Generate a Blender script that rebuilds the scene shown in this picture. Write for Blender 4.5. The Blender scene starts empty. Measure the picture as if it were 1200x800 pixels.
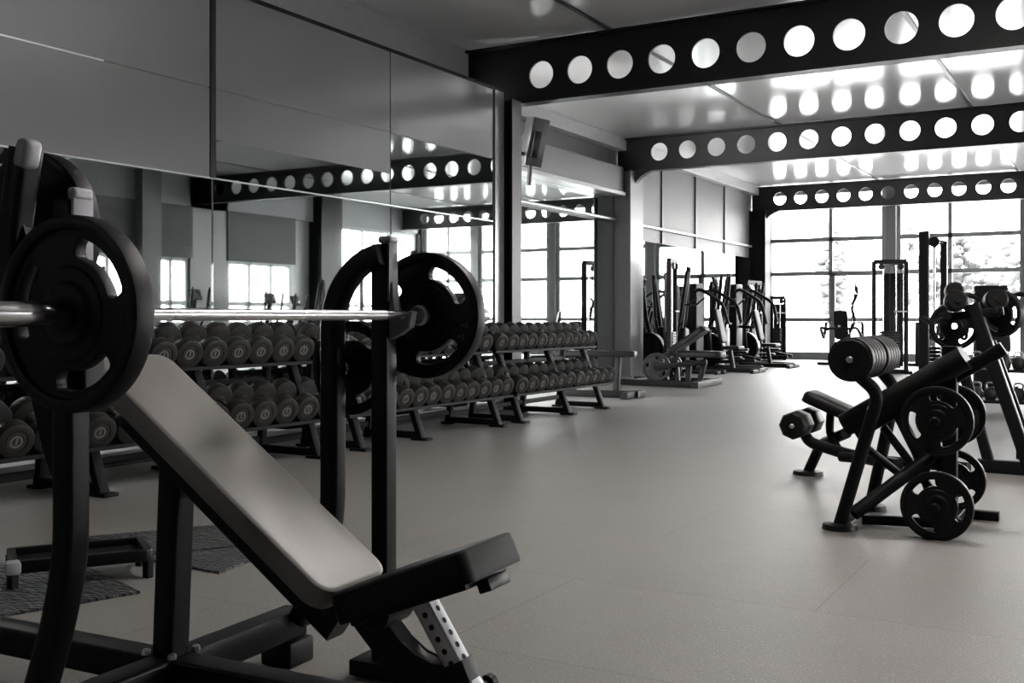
import bpy, bmesh, math, random
from mathutils import Vector, Matrix
random.seed(7)
scene = bpy.context.scene
COL = scene.collection
V = Vector
PI = math.pi

# ------------------------------------------------------------------ camera numbers
F, CX, HY, CAMH = 1240.0, 600.0, 372.0, 1.1
CR = V((math.cos(PI/6), math.sin(PI/6), 0)); CF = V((-math.sin(PI/6), math.cos(PI/6), 0))

def at(u, v, Y):
    """point of the world on the upright plane at distance Y along the hall"""
    r = CF + CR*((u-CX)/F) + V((0, 0, 1))*((HY-v)/F)
    return V((0, 0, CAMH)) + r*(Y/r.y)

# ------------------------------------------------------------------ materials
def mat(name, col, rough=.5, metal=0., spec=.5, var=.15, scale=12., bump=0., bscale=200., coat=0., rvar=.12):
    m = bpy.data.materials.new(name); m.use_nodes = True
    nt = m.node_tree; b = nt.nodes['Principled BSDF']
    if isinstance(col, (int, float)): col = (col, col, col)
    tc = nt.nodes.new('ShaderNodeTexCoord')
    n = nt.nodes.new('ShaderNodeTexNoise'); n.inputs['Scale'].default_value = scale; n.inputs['Detail'].default_value = 5
    nt.links.new(tc.outputs['Object'], n.inputs['Vector'])
    mx = nt.nodes.new('ShaderNodeMix'); mx.data_type = 'RGBA'
    mx.inputs['A'].default_value = [c*(1-var) for c in col]+[1]; mx.inputs['B'].default_value = [min(1, c*(1+var)) for c in col]+[1]
    nt.links.new(n.outputs['Fac'], mx.inputs['Factor']); nt.links.new(mx.outputs['Result'], b.inputs['Base Color'])
    mr = nt.nodes.new('ShaderNodeMapRange'); mr.inputs['To Min'].default_value = max(0, rough-rvar*rough); mr.inputs['To Max'].default_value = min(1, rough+rvar*rough)
    nt.links.new(n.outputs['Fac'], mr.inputs['Value']); nt.links.new(mr.outputs['Result'], b.inputs['Roughness'])
    b.inputs['Metallic'].default_value = metal; b.inputs['Specular IOR Level'].default_value = spec
    if coat: b.inputs['Coat Weight'].default_value = coat; b.inputs['Coat Roughness'].default_value = .15
    if bump:
        n2 = nt.nodes.new('ShaderNodeTexNoise'); n2.inputs['Scale'].default_value = bscale; n2.inputs['Detail'].default_value = 3
        nt.links.new(tc.outputs['Object'], n2.inputs['Vector'])
        bp = nt.nodes.new('ShaderNodeBump'); bp.inputs['Strength'].default_value = bump; bp.inputs['Distance'].default_value = .003
        nt.links.new(n2.outputs['Fac'], bp.inputs['Height']); nt.links.new(bp.outputs['Normal'], b.inputs['Normal'])
    return m

M = {}
M['frame'] = mat('black_powder_coat', (.0035, .0037, .0041), .36, 0, .18, bump=.08, bscale=400)
M['frame2'] = mat('charcoal_powder_coat', (.006, .006, .0064), .48, 0, .12)
M['matte'] = mat('matte_black_steel', (.005, .005, .0052), .6, 0, .12)
M['rubber'] = mat('black_rubber', (.0045, .0044, .0044), .46, 0, .22, bump=.15, bscale=260)
M['rubber_head'] = mat('worn_rubber', (.014, .0135, .013), .48, 0, .3, var=.3, scale=30, bump=.15, bscale=200)
M['badge'] = mat('grey_badge', (.03, .029, .028), .4, .3, .5)
M['mark'] = mat('pale_mark', (.14, .137, .133), .45)
M['chrome'] = mat('chrome', (.62, .61, .62), .2, 1., .5, var=.05)
M['steel'] = mat('brushed_steel', (.42, .42, .43), .34, 1., .5, var=.1)
M['plastic'] = mat('pale_plastic', (.30, .295, .325), .35)
M['liner'] = mat('grey_plastic', (.10, .10, .105), .4)
M['vinyl'] = mat('black_vinyl', (.17, .158, .15), .42, 0, .5, var=.15, scale=5, bump=.12, bscale=300)
M['vinyl_dark'] = mat('dark_vinyl', (.007, .0068, .0067), .5, 0, .15, bump=.12, bscale=300)
M['silver'] = mat('silver_paint', (.05, .05, .051), .36, .3)
M['beam'] = mat('beam_paint', (.008, .0083, .009), .42, 0, .3)
M['col_grey'] = mat('column_grey_paint', (.085, .085, .09), .4)
M['alu'] = mat('window_aluminium', (.16, .17, .175), .45, .3)
M['wallgrey'] = mat('grey_plaster', (.2, .2, .21), .7)
M['headergrey'] = mat('header_grey', (.085, .085, .089), .55)
M['blind'] = mat('dark_blind', (.05, .053, .053), .7)
M['trim'] = mat('white_trim', (.34, .34, .34), .35)
M['ground'] = mat('outdoor_paving', (.5, .5, .49), .8, scale=.6)
M['leaf'] = mat('foliage', (.05, .052, .05), .9, scale=3, var=.3)
M['bark'] = mat('bark', (.028, .027, .026), .9)
M['screen'] = mat('dark_screen', (.02, .02, .022), .12)
M['carpaint'] = mat('car_paint', (.45, .43, .43), .3)

def mirror_mat():
    m = mat('mirror_silver', (.66, .705, .695), .015, 1., .5, var=.02, scale=.5, rvar=.0); return m
M['mirror'] = mirror_mat()
def panel_mat():
    m = mat('dark_gloss_panel', (.165, .165, .17), .2, .35, .5, var=.06, scale=.7); return m
M['panel'] = panel_mat()
M['smoky'] = mat('smoky_mirror_panel', (.40, .42, .42), .02, 1., .5, var=.03, scale=.7, rvar=0.)
M['mirror_edge'] = mat('mirror_edge', (.6, .66, .64), .2, .6)

def glass_mat():
    m = bpy.data.materials.new('window_glass'); m.use_nodes = True; nt = m.node_tree; nt.nodes.clear()
    o = nt.nodes.new('ShaderNodeOutputMaterial'); t = nt.nodes.new('ShaderNodeBsdfTransparent'); g = nt.nodes.new('ShaderNodeBsdfGlossy')
    t.inputs['Color'].default_value = (.95, .95, .95, 1); g.inputs['Roughness'].default_value = .02
    lw = nt.nodes.new('ShaderNodeLayerWeight'); lw.inputs['Blend'].default_value = .5
    pw = nt.nodes.new('ShaderNodeMath'); pw.operation = 'POWER'; pw.inputs[1].default_value = 5; nt.links.new(lw.outputs['Facing'], pw.inputs[0])
    f = nt.nodes.new('ShaderNodeMath'); f.operation = 'MULTIPLY_ADD'; f.inputs[1].default_value = .9; f.inputs[2].default_value = .05; nt.links.new(pw.outputs[0], f.inputs[0]); mx = nt.nodes.new('ShaderNodeMixShader')
    nt.links.new(f.outputs[0], mx.inputs[0]); nt.links.new(t.outputs[0], mx.inputs[1]); nt.links.new(g.outputs[0], mx.inputs[2]); nt.links.new(mx.outputs[0], o.inputs[0])
    return m
M['glass'] = glass_mat()

def floor_mat():
    m = mat('rubber_floor', (.16, .150, .143), .5, 0, .45, var=.22, scale=1.3, bump=.6, bscale=110, rvar=.1)
    nt = m.node_tree; b = nt.nodes['Principled BSDF']
    tc = [n for n in nt.nodes if n.type == 'TEX_COORD'][0]
    mx = [n for n in nt.nodes if n.type == 'MIX'][0]
    sp = nt.nodes.new('ShaderNodeTexNoise'); sp.inputs['Scale'].default_value = 130; sp.inputs['Detail'].default_value = 2
    nt.links.new(tc.outputs['Object'], sp.inputs['Vector'])
    cr = nt.nodes.new('ShaderNodeValToRGB'); cr.color_ramp.elements[0].position = .62; cr.color_ramp.elements[1].position = .72
    cr.color_ramp.elements[0].color = (0, 0, 0, 1); cr.color_ramp.elements[1].color = (1, 1, 1, 1)
    nt.links.new(sp.outputs['Fac'], cr.inputs['Fac'])
    m2 = nt.nodes.new('ShaderNodeMix'); m2.data_type = 'RGBA'; m2.inputs['B'].default_value = (.36, .34, .33, 1)
    nt.links.new(cr.outputs['Color'], m2.inputs['Factor']); nt.links.new(mx.outputs['Result'], m2.inputs['A'])
    # sheet seams every 1.25 m across the hall, faint
    br = nt.nodes.new('ShaderNodeTexBrick'); br.inputs['Scale'].default_value = .25; br.inputs['Mortar Size'].default_value = .0009
    br.inputs['Color1'].default_value = (1, 1, 1, 1); br.inputs['Color2'].default_value = (.95, .95, .95, 1); br.inputs['Mortar'].default_value = (.72, .72, .72, 1)
    nt.links.new(tc.outputs['Object'], br.inputs['Vector'])
    m3 = nt.nodes.new('ShaderNodeMix'); m3.data_type = 'RGBA'; m3.blend_type = 'MULTIPLY'; m3.inputs['Factor'].default_value = 1
    nt.links.new(m2.outputs['Result'], m3.inputs['A']); nt.links.new(br.outputs['Color'], m3.inputs['B'])
    nt.links.new(m3.outputs['Result'], b.inputs['Base Color'])
    return m
M['floor'] = floor_mat()
M['ceil'] = mat('ceiling_gloss_white', (.62, .62, .625), .13, 0, .5, var=.04, scale=.4)

def tread_mat():
    m = mat('checker_plate', (.05, .05, .052), .34, .4, .5, var=.3, scale=25)
    nt = m.node_tree; b = nt.nodes['Principled BSDF']; tc = [n for n in nt.nodes if n.type == 'TEX_COORD'][0]
    vo = nt.nodes.new('ShaderNodeTexVoronoi'); vo.inputs['Scale'].default_value = 26
    mp = nt.nodes.new('ShaderNodeMapping'); mp.inputs['Scale'].default_value = (1, 2.4, 1); mp.inputs['Rotation'].default_value = (0, 0, .7)
    nt.links.new(tc.outputs['Object'], mp.inputs['Vector']); nt.links.new(mp.outputs['Vector'], vo.inputs['Vector'])
    bp = nt.nodes.new('ShaderNodeBump'); bp.inputs['Strength'].default_value = 1; bp.inputs['Distance'].default_value = .02; bp.invert = True
    nt.links.new(vo.outputs['Distance'], bp.inputs['Height']); nt.links.new(bp.outputs['Normal'], b.inputs['Normal'])
    return m
M['tread'] = tread_mat()

# ------------------------------------------------------------------ mesh builder
def rrect(w, h, r=.008, n=3):
    pts = []
    r = min(r, w/2-1e-4, h/2-1e-4)
    for cx, cy, a0 in ((w/2-r, h/2-r, 0), (-w/2+r, h/2-r, PI/2), (-w/2+r, -h/2+r, PI), (w/2-r, -h/2+r, 1.5*PI)):
        for i in range(n+1):
            a = a0+PI/2*i/n; pts.append((cx+r*math.cos(a), cy+r*math.sin(a)))
    return pts
def circ(r, n=14): return [(r*math.cos(2*PI*i/n), r*math.sin(2*PI*i/n)) for i in range(n)]
def fillet(pts, r=.05, n=5):
    pts = [V(p) for p in pts]; out = [pts[0]]
    for i in range(1, len(pts)-1):
        a, p, b = pts[i-1], pts[i], pts[i+1]
        da, db = (a-p), (b-p); rr = min(r, da.length*.45, db.length*.45)
        s, e = p+da.normalized()*rr, p+db.normalized()*rr
        for k in range(n+1):
            t = k/n; out.append(s*(1-t)**2+p*2*t*(1-t)+e*t*t)
    out.append(pts[-1]); return out

class MB:
    def __init__(s): s.bm = bmesh.new()
    def box(s, c, size, rot=None, bev=.004, seg=2):
        g = bmesh.ops.create_cube(s.bm, size=1.0); vs = g['verts']
        bmesh.ops.scale(s.bm, vec=size, verts=vs)
        b = min(bev, min(size)*.45)
        if b > 0:
            es = list({e for v in vs for e in v.link_edges})
            r = bmesh.ops.bevel(s.bm, geom=es, offset=b, segments=seg, affect='EDGES', profile=.5)
            vs = list({v for f in r['faces'] for v in f.verts} | {v for v in vs if v.is_valid})
        mt = Matrix.Translation(V(c))
        if rot is not None: mt = mt @ (rot if isinstance(rot, Matrix) else Matrix.Rotation(rot, 4, 'Z'))
        bmesh.ops.transform(s.bm, matrix=mt, verts=[v for v in vs if v.is_valid]); return s
    def bar(s, a, b, w, h, r=.008, up=(0, 0, 1)): return s.sweep([a, b], rrect(w, h, r), up)
    def tube(s, pts, r, n=14, up=(0, 0, 1)): return s.sweep(pts, circ(r, n), up)
    def sweep(s, pts, prof, up=(0, 0, 1), cap=True):
        pts = [V(p) for p in pts]; bm = s.bm; rings = []; up = V(up)
        for i, p in enumerate(pts):
            t = ((pts[min(i+1, len(pts)-1)]-p).normalized() if i < len(pts)-1 else V((0, 0, 0))) + ((p-pts[i-1]).normalized() if i else V((0, 0, 0)))
            t.normalize()
            u = up if abs(t.dot(up)) < .98 else (V((1, 0, 0)) if abs(t.x) < .9 else V((0, 1, 0)))
            sd = t.cross(u).normalized(); n = sd.cross(t).normalized()
            rings.append([bm.verts.new(p+sd*x+n*y) for x, y in prof])
        k = len(prof)
        for a, b in zip(rings, rings[1:]):
            for j in range(k):
                bm.faces.new((a[j], a[(j+1) % k], b[(j+1) % k], b[j]))
        if cap: bm.faces.new(list(reversed(rings[0]))); bm.faces.new(rings[-1])
        return s
    def lathe(s, prof, o=(0, 0, 0), axis=(0, 0, 1), n=32):
        """profile of (radius, height) along axis"""
        axis = V(axis).normalized(); q = V((0, 0, 1)).rotation_difference(axis).to_matrix(); o = V(o); bm = s.bm
        rings = []
        for r, h in prof:
            if r < 1e-6: rings.append([bm.verts.new(o+q @ V((0, 0, h)))])
            else: rings.append([bm.verts.new(o+q @ V((r*math.cos(2*PI*i/n), r*math.sin(2*PI*i/n), h))) for i in range(n)])
        for a, b in zip(rings, rings[1:]):
            for i in range(n):
                j = (i+1) % n
                if len(a) == 1 and len(b) == 1: continue
                if len(a) == 1: bm.faces.new((a[0], b[j], b[i]))
                elif len(b) == 1: bm.faces.new((a[i], a[j], b[0]))
                else: bm.faces.new((a[i], a[j], b[j], b[i]))
        return s
    def cyl(s, a, b, r, n=20, ch=.004):
        a, b = V(a), V(b); L = (b-a).length; ch = min(ch, r*.4, L*.4)
        return s.lathe([(0, 0), (r-ch, 0), (r, ch), (r, L-ch), (r-ch, L), (0, L)], a, b-a, n)
    def prism(s, poly, o, ux, uy, th, bev=0.):
        """polygon in the plane (ux,uy) at o, thickness th centred"""
        o, ux, uy = V(o), V(ux), V(uy); n = ux.cross(uy).normalized(); bm = s.bm
        A = [bm.verts.new(o+ux*x+uy*y-n*th/2) for x, y in poly]; B = [bm.verts.new(o+ux*x+uy*y+n*th/2) for x, y in poly]
        k = len(poly); fs = [bm.faces.new(list(reversed(A))), bm.faces.new(B)]
        for i in range(k): bm.faces.new((A[i], A[(i+1) % k], B[(i+1) % k], B[i]))
        if bev:
            es = [e for f in fs for e in f.edges]; bmesh.ops.bevel(bm, geom=es, offset=bev, segments=2, affect='EDGES')
        return s
    def pad(s, L, W, T, mtx, r=.05, dome=.012, soft=1.):
        """upholstered pad: rounded outline, soft top edges; local x length, y width, z up; origin at the underside centre"""
        base = []
        for off, z in ((.004, 0), (0, .008), (0, T*.6), (.006, T*.82), (.018, T*.96), (.035, T)):
            off *= soft; z = T-(T-z)*(soft if z > T*.7 else 1)
            base.append([(x, y, z) for x, y in rrect(L-2*off, W-2*off, max(.012, r-off), 6)])
        bm = s.bm; R = [[bm.verts.new(mtx @ V(p)) for p in ring] for ring in base]; k = len(R[0])
        for a, b in zip(R, R[1:]):
            for j in range(k): bm.faces.new((a[j], a[(j+1) % k], b[(j+1) % k], b[j]))
        bm.faces.new(list(reversed(R[0])))
        c = bm.verts.new(mtx @ V((0, 0, T+dome*.3)))
        inner = [bm.verts.new(mtx @ V((x*.6, y*.6, T+dome*.25))) for x, y, z in base[-1]]
        for j in range(k):
            bm.faces.new((R[-1][j], R[-1][(j+1) % k], inner[(j+1) % k], inner[j])); bm.faces.new((inner[j], inner[(j+1) % k], c))
        return s
    def build(s, name, m, parent=None, smooth=True, loc=None, rotz=0):
        bmesh.ops.recalc_face_normals(s.bm, faces=s.bm.faces)
        me = bpy.data.meshes.new(name); s.bm.to_mesh(me); s.bm.free()
        return link(name, me, m, parent, smooth, loc, rotz)

def link(name, me, m, parent=None, smooth=True, loc=None, rotz=0):
    me.materials.clear(); me.materials.append(m)
    o = bpy.data.objects.new(name, me); COL.objects.link(o)
    if smooth:
        for p in me.polygons: p.use_smooth = True
        try: me.set_sharp_from_angle(angle=math.radians(38))
        except Exception: pass
    if parent is not None: o.parent = parent
    if loc is not None: o.location = loc
    if rotz: o.rotation_euler = (0, 0, rotz)
    return o

def flat_with_holes(outer, holes, th, bevel=0.):
    """extruded outline with holes, as a mesh in XY, thickness along Z centred"""
    cu = bpy.data.curves.new('outline', 'CURVE'); cu.dimensions = '2D'; cu.fill_mode = 'BOTH'; cu.extrude = th/2-bevel; cu.bevel_depth = bevel; cu.bevel_resolution = 1
    for poly in [outer]+holes:
        sp = cu.splines.new('POLY'); sp.points.add(len(poly)-1); sp.use_cyclic_u = True
        for q, (x, y) in zip(sp.points, poly): q.co = (x, y, 0, 1)
    ob = bpy.data.objects.new('outline', cu); COL.objects.link(ob)
    dg = bpy.context.evaluated_depsgraph_get(); dg.update()
    me = bpy.data.meshes.new_from_object(ob.evaluated_get(dg)); bpy.data.objects.remove(ob); bpy.data.curves.remove(cu)
    return me

def thing(name, label, cat, loc=(0, 0, 0), rotz=0, group=None):
    o = bpy.data.objects.new(name, None); COL.objects.link(o); o.empty_display_size = .1
    o.location = loc; o.rotation_euler = (0, 0, rotz); tag(o, label, cat, group); return o
def tag(o, label, cat, group=None):
    o['label'] = label; o['category'] = cat
    if group: o['group'] = group
    return o
def struct(o, label=None):
    o['kind'] = 'structure'
    if label: o['label'] = label
    return o
def dup(o, parent=None):
    c = o.copy(); COL.objects.link(c)
    if parent is not None: c.parent = parent
    for ch in list(o.children): dup(ch, c)
    return c
def basis(o, x, z):
    """matrix with local x along x, z near z"""
    x = V(x).normalized(); y = V(z).cross(x).normalized(); z = x.cross(y)
    return Matrix(((x.x, y.x, z.x, o[0]), (x.y, y.y, z.y, o[1]), (x.z, y.z, z.z, o[2]), (0, 0, 0, 1)))
ORD = ['first', 'second', 'third', 'fourth', 'fifth', 'sixth', 'seventh', 'eighth', 'ninth', 'tenth', 'eleventh', 'twelfth', 'thirteenth', 'fourteenth']

# ------------------------------------------------------------------ room
W1, W2, RX = -6.45, -8.3, 6.5           # near mirrored wall, recessed wall, opposite wall
YB, YF = 28.0, -6.0
STEP = 10.95                            # where the near wall ends
CEIL = 4.48
def slab(name, lo, hi, m, bev=0.):
    c = [(a+b)/2 for a, b in zip(lo, hi)]; sz = [b-a for a, b in zip(lo, hi)]
    return MB().box(c, sz, bev=bev).build(name, m, smooth=False)
struct(slab('floor', (W2-.3, YF-.3, -.1), (RX+.3, YB+.3, 0), M['floor']), 'dark grey speckled rubber gym floor')
struct(slab('ceiling', (W2-.3, YF-.3, CEIL), (RX+.3, YB+.3, CEIL+.1), M['ceil']), 'glossy pale ceiling with thin joint strips')
struct(slab('wall_left', (W1-.7, YF, 0), (W1-.02, STEP, 3.8), M['wallgrey']), 'dark grey wall behind the mirrors and dumbbell racks')
struct(slab('wall_left_upper', (W1-1.0, YF, 3.8), (W1-.7, 11.29, CEIL), M['wallgrey']), 'dark recess wall above the panels')
struct(slab('wall_left_recess', (W2-.3, STEP-.1, 0), (W2-.02, YB, CEIL), M['headergrey']), 'pale grey recessed wall beyond the first column')
struct(slab('wall_front', (W1, YF-.2, 0), (RX, YF, CEIL), M['wallgrey']))
# upper wall panels of the near wall (joints at 6.3 and 8.7)
def panel(y0, y1, z0, z1, m, x=W1, th=.016):
    return ((x-th+.0, y0, z0), (x, y1, z1))
k = 1
for y0, y1 in ((YF+.1, 1.6), (1.62, 6.24), (6.31, 8.69), (8.705, 10.72)):
    for z0, z1, m_ in (((2.245, 2.56, 'smoky'), (2.56, 2.972, 'panel')) if y0 == 6.31 else ((2.245, 2.972, 'smoky'),) if y0 > 7 else ((2.245, 2.972, 'panel'),))+((2.978, 3.8, 'panel'),):
        lo, hi = panel(y0, y1, z0, z1, None)
        struct(slab('wall_left_panel_%d' % k, lo, hi, M[m_], bev=.0015), 'dark glossy wall panel above the mirrors'); k += 1
struct(slab('trim_1', (W1-.02, YF, 3.8), (W1+.02, STEP, 3.83), M['frame2']), 'thin dark edge strip at the top of the panels')
struct(slab('trim_2', (W1-.02, 1.64, 2.235), (W1+.004, 10.72, 2.245), M['mirror_edge']), 'bright mirror top edge strip')
struct(slab('trim_3', (W1-.02, .2, 2.969), (W1+.008, 5.2, 2.981), M['steel']), 'metal joint strip between two dark wall panels')
struct(slab('baseboard_left', (W1-.02, YF, 0), (W1+.012, STEP, .06), M['frame2']))
struct(slab('trim_4', (W1-.02, 6.245, 2.24), (W1+.006, 6.305, 3.8), M['frame']), 'dark vertical groove strip between wall panels')
# grey pilaster at the end of the mirrors
struct(slab('wall_left_pilaster', (W1-.02, 10.74, 0), (W1+.02, STEP, 3.8), M['panel'], bev=.004), 'grey glossy pilaster between the mirrors and first column')
# wall mirrors, floor to 2.24 m
for (y0, y1), lab in zip(((1.66, 3.93), (3.945, 6.262), (6.277, 8.70), (8.715, 10.72)),
        ('wall mirror behind the bench press, nearest panel', 'wall mirror panel above the nearest dumbbells', 'wall mirror panel behind the far barbell plate', 'last wall mirror panel beside the grey pilaster')):
    o = slab('wall_mirror', (W1-.015, y0, .1), (W1, y1, 2.233), M['mirror'], bev=.003)
    tag(o, 'tall frameless ' + lab, 'mirror', 'wall mirrors behind the dumbbell racks')
# recessed wall: mirrors, header, trims
o = slab('wall_mirror', (W2-.02, STEP+.1, .1), (W2, 18.1, 3.42), M['mirror'], bev=.003); tag(o, 'tall mirror between the dark column and the grey column', 'mirror', 'mirrors on the recessed wall')
o = slab('wall_mirror', (W2-.02, 18.75, .1), (W2, 26.6, 2.63), M['mirror'], bev=.003); tag(o, 'long mirror beyond the grey column, behind the gym machines', 'mirror', 'mirrors on the recessed wall')
struct(slab('wall_left_header', (W2-.02, STEP+.1, 3.43), (W2+.25, 18.1, 3.9), M['headergrey'], bev=.01), 'pale boxed header above the recessed mirror')
struct(slab('trim_5', (W2, STEP+.1, 3.36), (W2+.3, 18.1, 3.43), M['trim'], bev=.01), 'white ledge under the boxed header')
struct(slab('trim_6', (W2, 18.75, 2.9), (W2+.06, 26.6, 2.95), M['trim'], bev=.008), 'bright metal ledge on the recessed wall')
struct(slab('trim_7', (W2-.02, STEP, 4.25), (W2+.18, YB, CEIL), M['trim'], bev=.01), 'white cove along the recessed wall')
for i, y in enumerate((20.6, 22.6, 24.6)):
    struct(slab('trim_%d' % (8+i), (W2-.02, y, 2.64), (W2+.015, y+.03, 4.25), M['col_grey']), 'thin vertical joint strip on the recessed wall')
# conduit in the recess
m = MB().tube([(W2+.09, STEP+.2, 2.93), (W2+.09, 18.1, 2.93)], .035)
o = m.build('trim_11', M['steel']); struct(o, 'horizontal metal pipe across the recessed mirror')

# ceiling joint strips
for i, x in enumerate((-5.2, -2.1, 1.0, 4.1)):
    struct(slab('trim_%d' % (12+i), (x-.03, YF, CEIL-.018), (x+.03, YB, CEIL), M['silver'], bev=.004), 'thin metal joint strip running along the ceiling')
# perforated beams with their columns
def beam(i, Y, x0, h0, sp, first, ztop, zbot, zc, r):
    outer = [(x0, zbot), (RX, zbot), (RX, ztop), (x0, ztop)]; holes = []
    x = first
    while x < RX-.3:
        holes.append([(x+r*math.cos(-2*PI*k/36), zc+r*math.sin(-2*PI*k/36)) for k in range(36)]); x += sp
    me = flat_with_holes(outer, holes, .03)
    me.transform(Matrix.Translation((0, Y, 0)) @ Matrix.Rotation(PI/2, 4, 'X'))
    b = struct(link('ceiling_beam', me, M['beam'], smooth=False), 'dark steel ceiling beam with a row of round holes')
    mb = MB()
    mb.box(((x0+RX)/2, Y, zbot-.012), (RX-x0, .2, .026), bev=.003); mb.box(((x0+RX)/2, Y, ztop+.012), (RX-x0, .2, .026), bev=.003)
    mb.build('flange', M['beam'], b, smooth=False)
    # haunch brackets under the beam at the wall end
    if i > 1:
      poly = [(0, 0), (.55, 0)]+[(.55-.55*math.sin(a*PI/16), -.62+.62*math.cos(a*PI/16)) for a in range(1, 9)]
      mb = MB().prism(poly, (h0, Y, zbot-.02), (1, 0, 0), (0, 0, 1), .14)
      mb.build('haunch_bracket', M['beam'], b, smooth=False)
beam(1, 11.3, W1-.99, -6.15, .520, -6.11, 4.42, 3.73, 4.045, .165)
beam(2, 18.4, W2, -8.05, .552, -7.46, 4.44, 3.86, 4.18, .165)
beam(3, 26.8, W2, -8.05, .530, -7.58, 4.42, 3.84, 4.13, .160)
def column(name, x0, x1, y0, y1, m, lab, top=3.84):
    mb = MB(); xm = (x0+x1)/2; ym = (y0+y1)/2; t = .03
    mb.box((x0+t/2, ym, top/2), (t, y1-y0, top), bev=.003); mb.box((x1-t/2, ym, top/2), (t, y1-y0, top), bev=.003)
    mb.box((xm, ym, top/2), (x1-x0-2*t+.002, .03, top), bev=.0)
    mb.box((xm, y0+.1, top/2), (x1-x0-.07, .01, top), bev=.0)
    mb.box((xm, ym, .012), (x1-x0+.1, y1-y0+.1, .024), bev=.003)
    o = mb.build(name, m, smooth=False); return struct(o, lab)
column('wall_column_near', W1-.3, -6.33, 10.97, 11.2, M['beam'], 'dark steel column carrying the first perforated beam', 3.72)
column('wall_column_middle', W2-.02, -7.92, 18.12, 18.72, M['col_grey'], 'grey steel column carrying the second beam')
column('wall_column_far', W2-.02, -7.9, 26.6, 27.05, M['frame2'], 'dark steel column carrying the third beam')
# opposite wall: columns, blinds, windows (seen in the mirrors)
wn = 1
struct(slab('wall_right', (RX, YF, 3.75), (RX+.25, YB, CEIL), M['wallgrey']))
struct(slab('baseboard_right', (RX, YF, 0), (RX+.25, YB, .12), M['alu']))
def window(name, axis, a0, a1, z0, z1, pos, rails, stiles, m=M['alu'], w=.10, d=.12):
    """glazed frame; axis 'x' lies in a plane Y=pos, axis 'y' in a plane X=pos"""
    mb = MB()
    def bx(lo, hi, zl, zh):
        c = (lo+hi)/2; s = hi-lo
        if axis == 'x': mb.box((c, pos, (zl+zh)/2), (s, d, zh-zl), bev=.004)
        else: mb.box((pos, c, (zl+zh)/2), (d, s, zh-zl), bev=.004)
    bx(a0, a0+w, z0, z1); bx(a1-w, a1, z0, z1); bx(a0+w, a1-w, z0, z0+w); bx(a0+w, a1-w, z1-w, z1)
    for r in rails: bx(a0+w, a1-w, r-.055, r+.055)
    for t in stiles: bx(t-.05, t+.05, z0+w, z1-w)
    fr = struct(mb.build(name, m, smooth=False))
    g = MB()
    if axis == 'x': g.box(((a0+a1)/2, pos+.01, (z0+z1)/2), (a1-a0-2*w, .012, z1-z0-2*w), bev=0)
    else: g.box((pos+.01, (a0+a1)/2, (z0+z1)/2), (.012, a1-a0-2*w, z1-z0-2*w), bev=0)
    g.build('glass_pane', M['glass'], fr, smooth=False); return fr
struct(slab('wall_right_low', (RX, 6.2, .12), (RX+.25, YB, .9), M['wallgrey']))
struct(slab('wall_right_unseen', (RX, YF, .12), (RX+.25, 6.2, 3.75), M['wallgrey']))  # unseen, left solid in place of windows to darken the near left
for y0, y1, blind in ((6.4, 11.0, 1), (11.5, 14.2, 1), (14.4, 16.5, 1), (17.05, 18.15, 1), (19.4, 21.8, 1), (23.5, 27.6, 0)):
    n_ = 2 if y1-y0 > 2 else 1
    window('window_%d' % wn, 'y', y0, y1, .9, 3.75, RX+.12, (1.45, 2.5), [y0+(y1-y0)*(q+1)/(n_+1) for q in range(n_)]); wn += 1
    if blind:
        bl = MB().box((RX-.02, (y0+y1)/2, 3.15), (.03, y1-y0+.1, 1.25), bev=.003)
        for q in range(6): bl.box((RX-.036, (y0+y1)/2, 2.6+q*.21), (.008, y1-y0+.1, .02), bev=.002)
        struct(bl.build('window_blind', M['blind'], smooth=False), 'dark roller blind over the upper windows')
for y0, y1, dep, m_ in ((6.2, 6.4, .3, 'frame2'), (11.0, 11.5, .5, 'frame2'), (14.2, 14.4, .2, 'frame2'), (16.5, 17.05, .55, 'headergrey'), (18.15, 19.4, .3, 'col_grey'), (21.8, 22.6, .15, 'trim'), (22.6, 23.5, .6, 'frame'), (27.6, 28.0, .3, 'frame2')):
    struct(slab('wall_right_column', (RX-dep+.3, y0, 0), (RX+.3, y1, CEIL), M[m_], bev=.006))
# back window wall
posts = [(-8.3, .10), (-5.06, .24), (-1.9, .24), (1.3, .24), (4.5, .24), (6.5, .1)]
bays = [(-8.22, -5.19), (-4.93, -2.03), (-1.77, 1.17), (1.43, 4.37), (4.63, 6.44)]
for i, (a, b) in enumerate(bays):
    st = [-6.56] if i == 0 else [(-3.68)] if i == 1 else [(a+b)/2]
    window('window_%d' % wn, 'x', a, b, .1, 4.42, YB-.05, (1.05, 2.25, 3.13), st); wn += 1
for x, w in posts:
    struct(slab('window_post', (x-w/2, YB-.2, 0), (x+w/2, YB+.05, 4.42), M['col_grey'], bev=.006), 'thick grey post between the big windows')
struct(slab('wall_back', (W2-.3, YB-.1, 4.42), (RX+.3, YB+.1, CEIL), M['beam']))
struct(slab('baseboard_back', (W2, YB-.12, 0), (RX, YB+.02, .1), M['alu']))
# door in the glazed wall
d = MB()
for x in (-6.50, -5.24): d.box((x, YB-.1, 1.16), (.1, .08, 2.2), bev=.005)
d.box((-5.87, YB-.1, 2.22), (1.36, .08, .09), bev=.005); d.box((-5.87, YB-.1, .16), (1.16, .08, .2), bev=.005)
dr = struct(d.build('door_1', M['col_grey'], smooth=False), 'glazed door frame in the far window wall')
MB().tube(fillet([(-5.36, YB-.15, .95), (-5.36, YB-.22, .95), (-5.36, YB-.22, 1.35), (-5.36, YB-.15, 1.35)], .03), .014).build('door_handle', M['steel'], dr)

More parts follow.
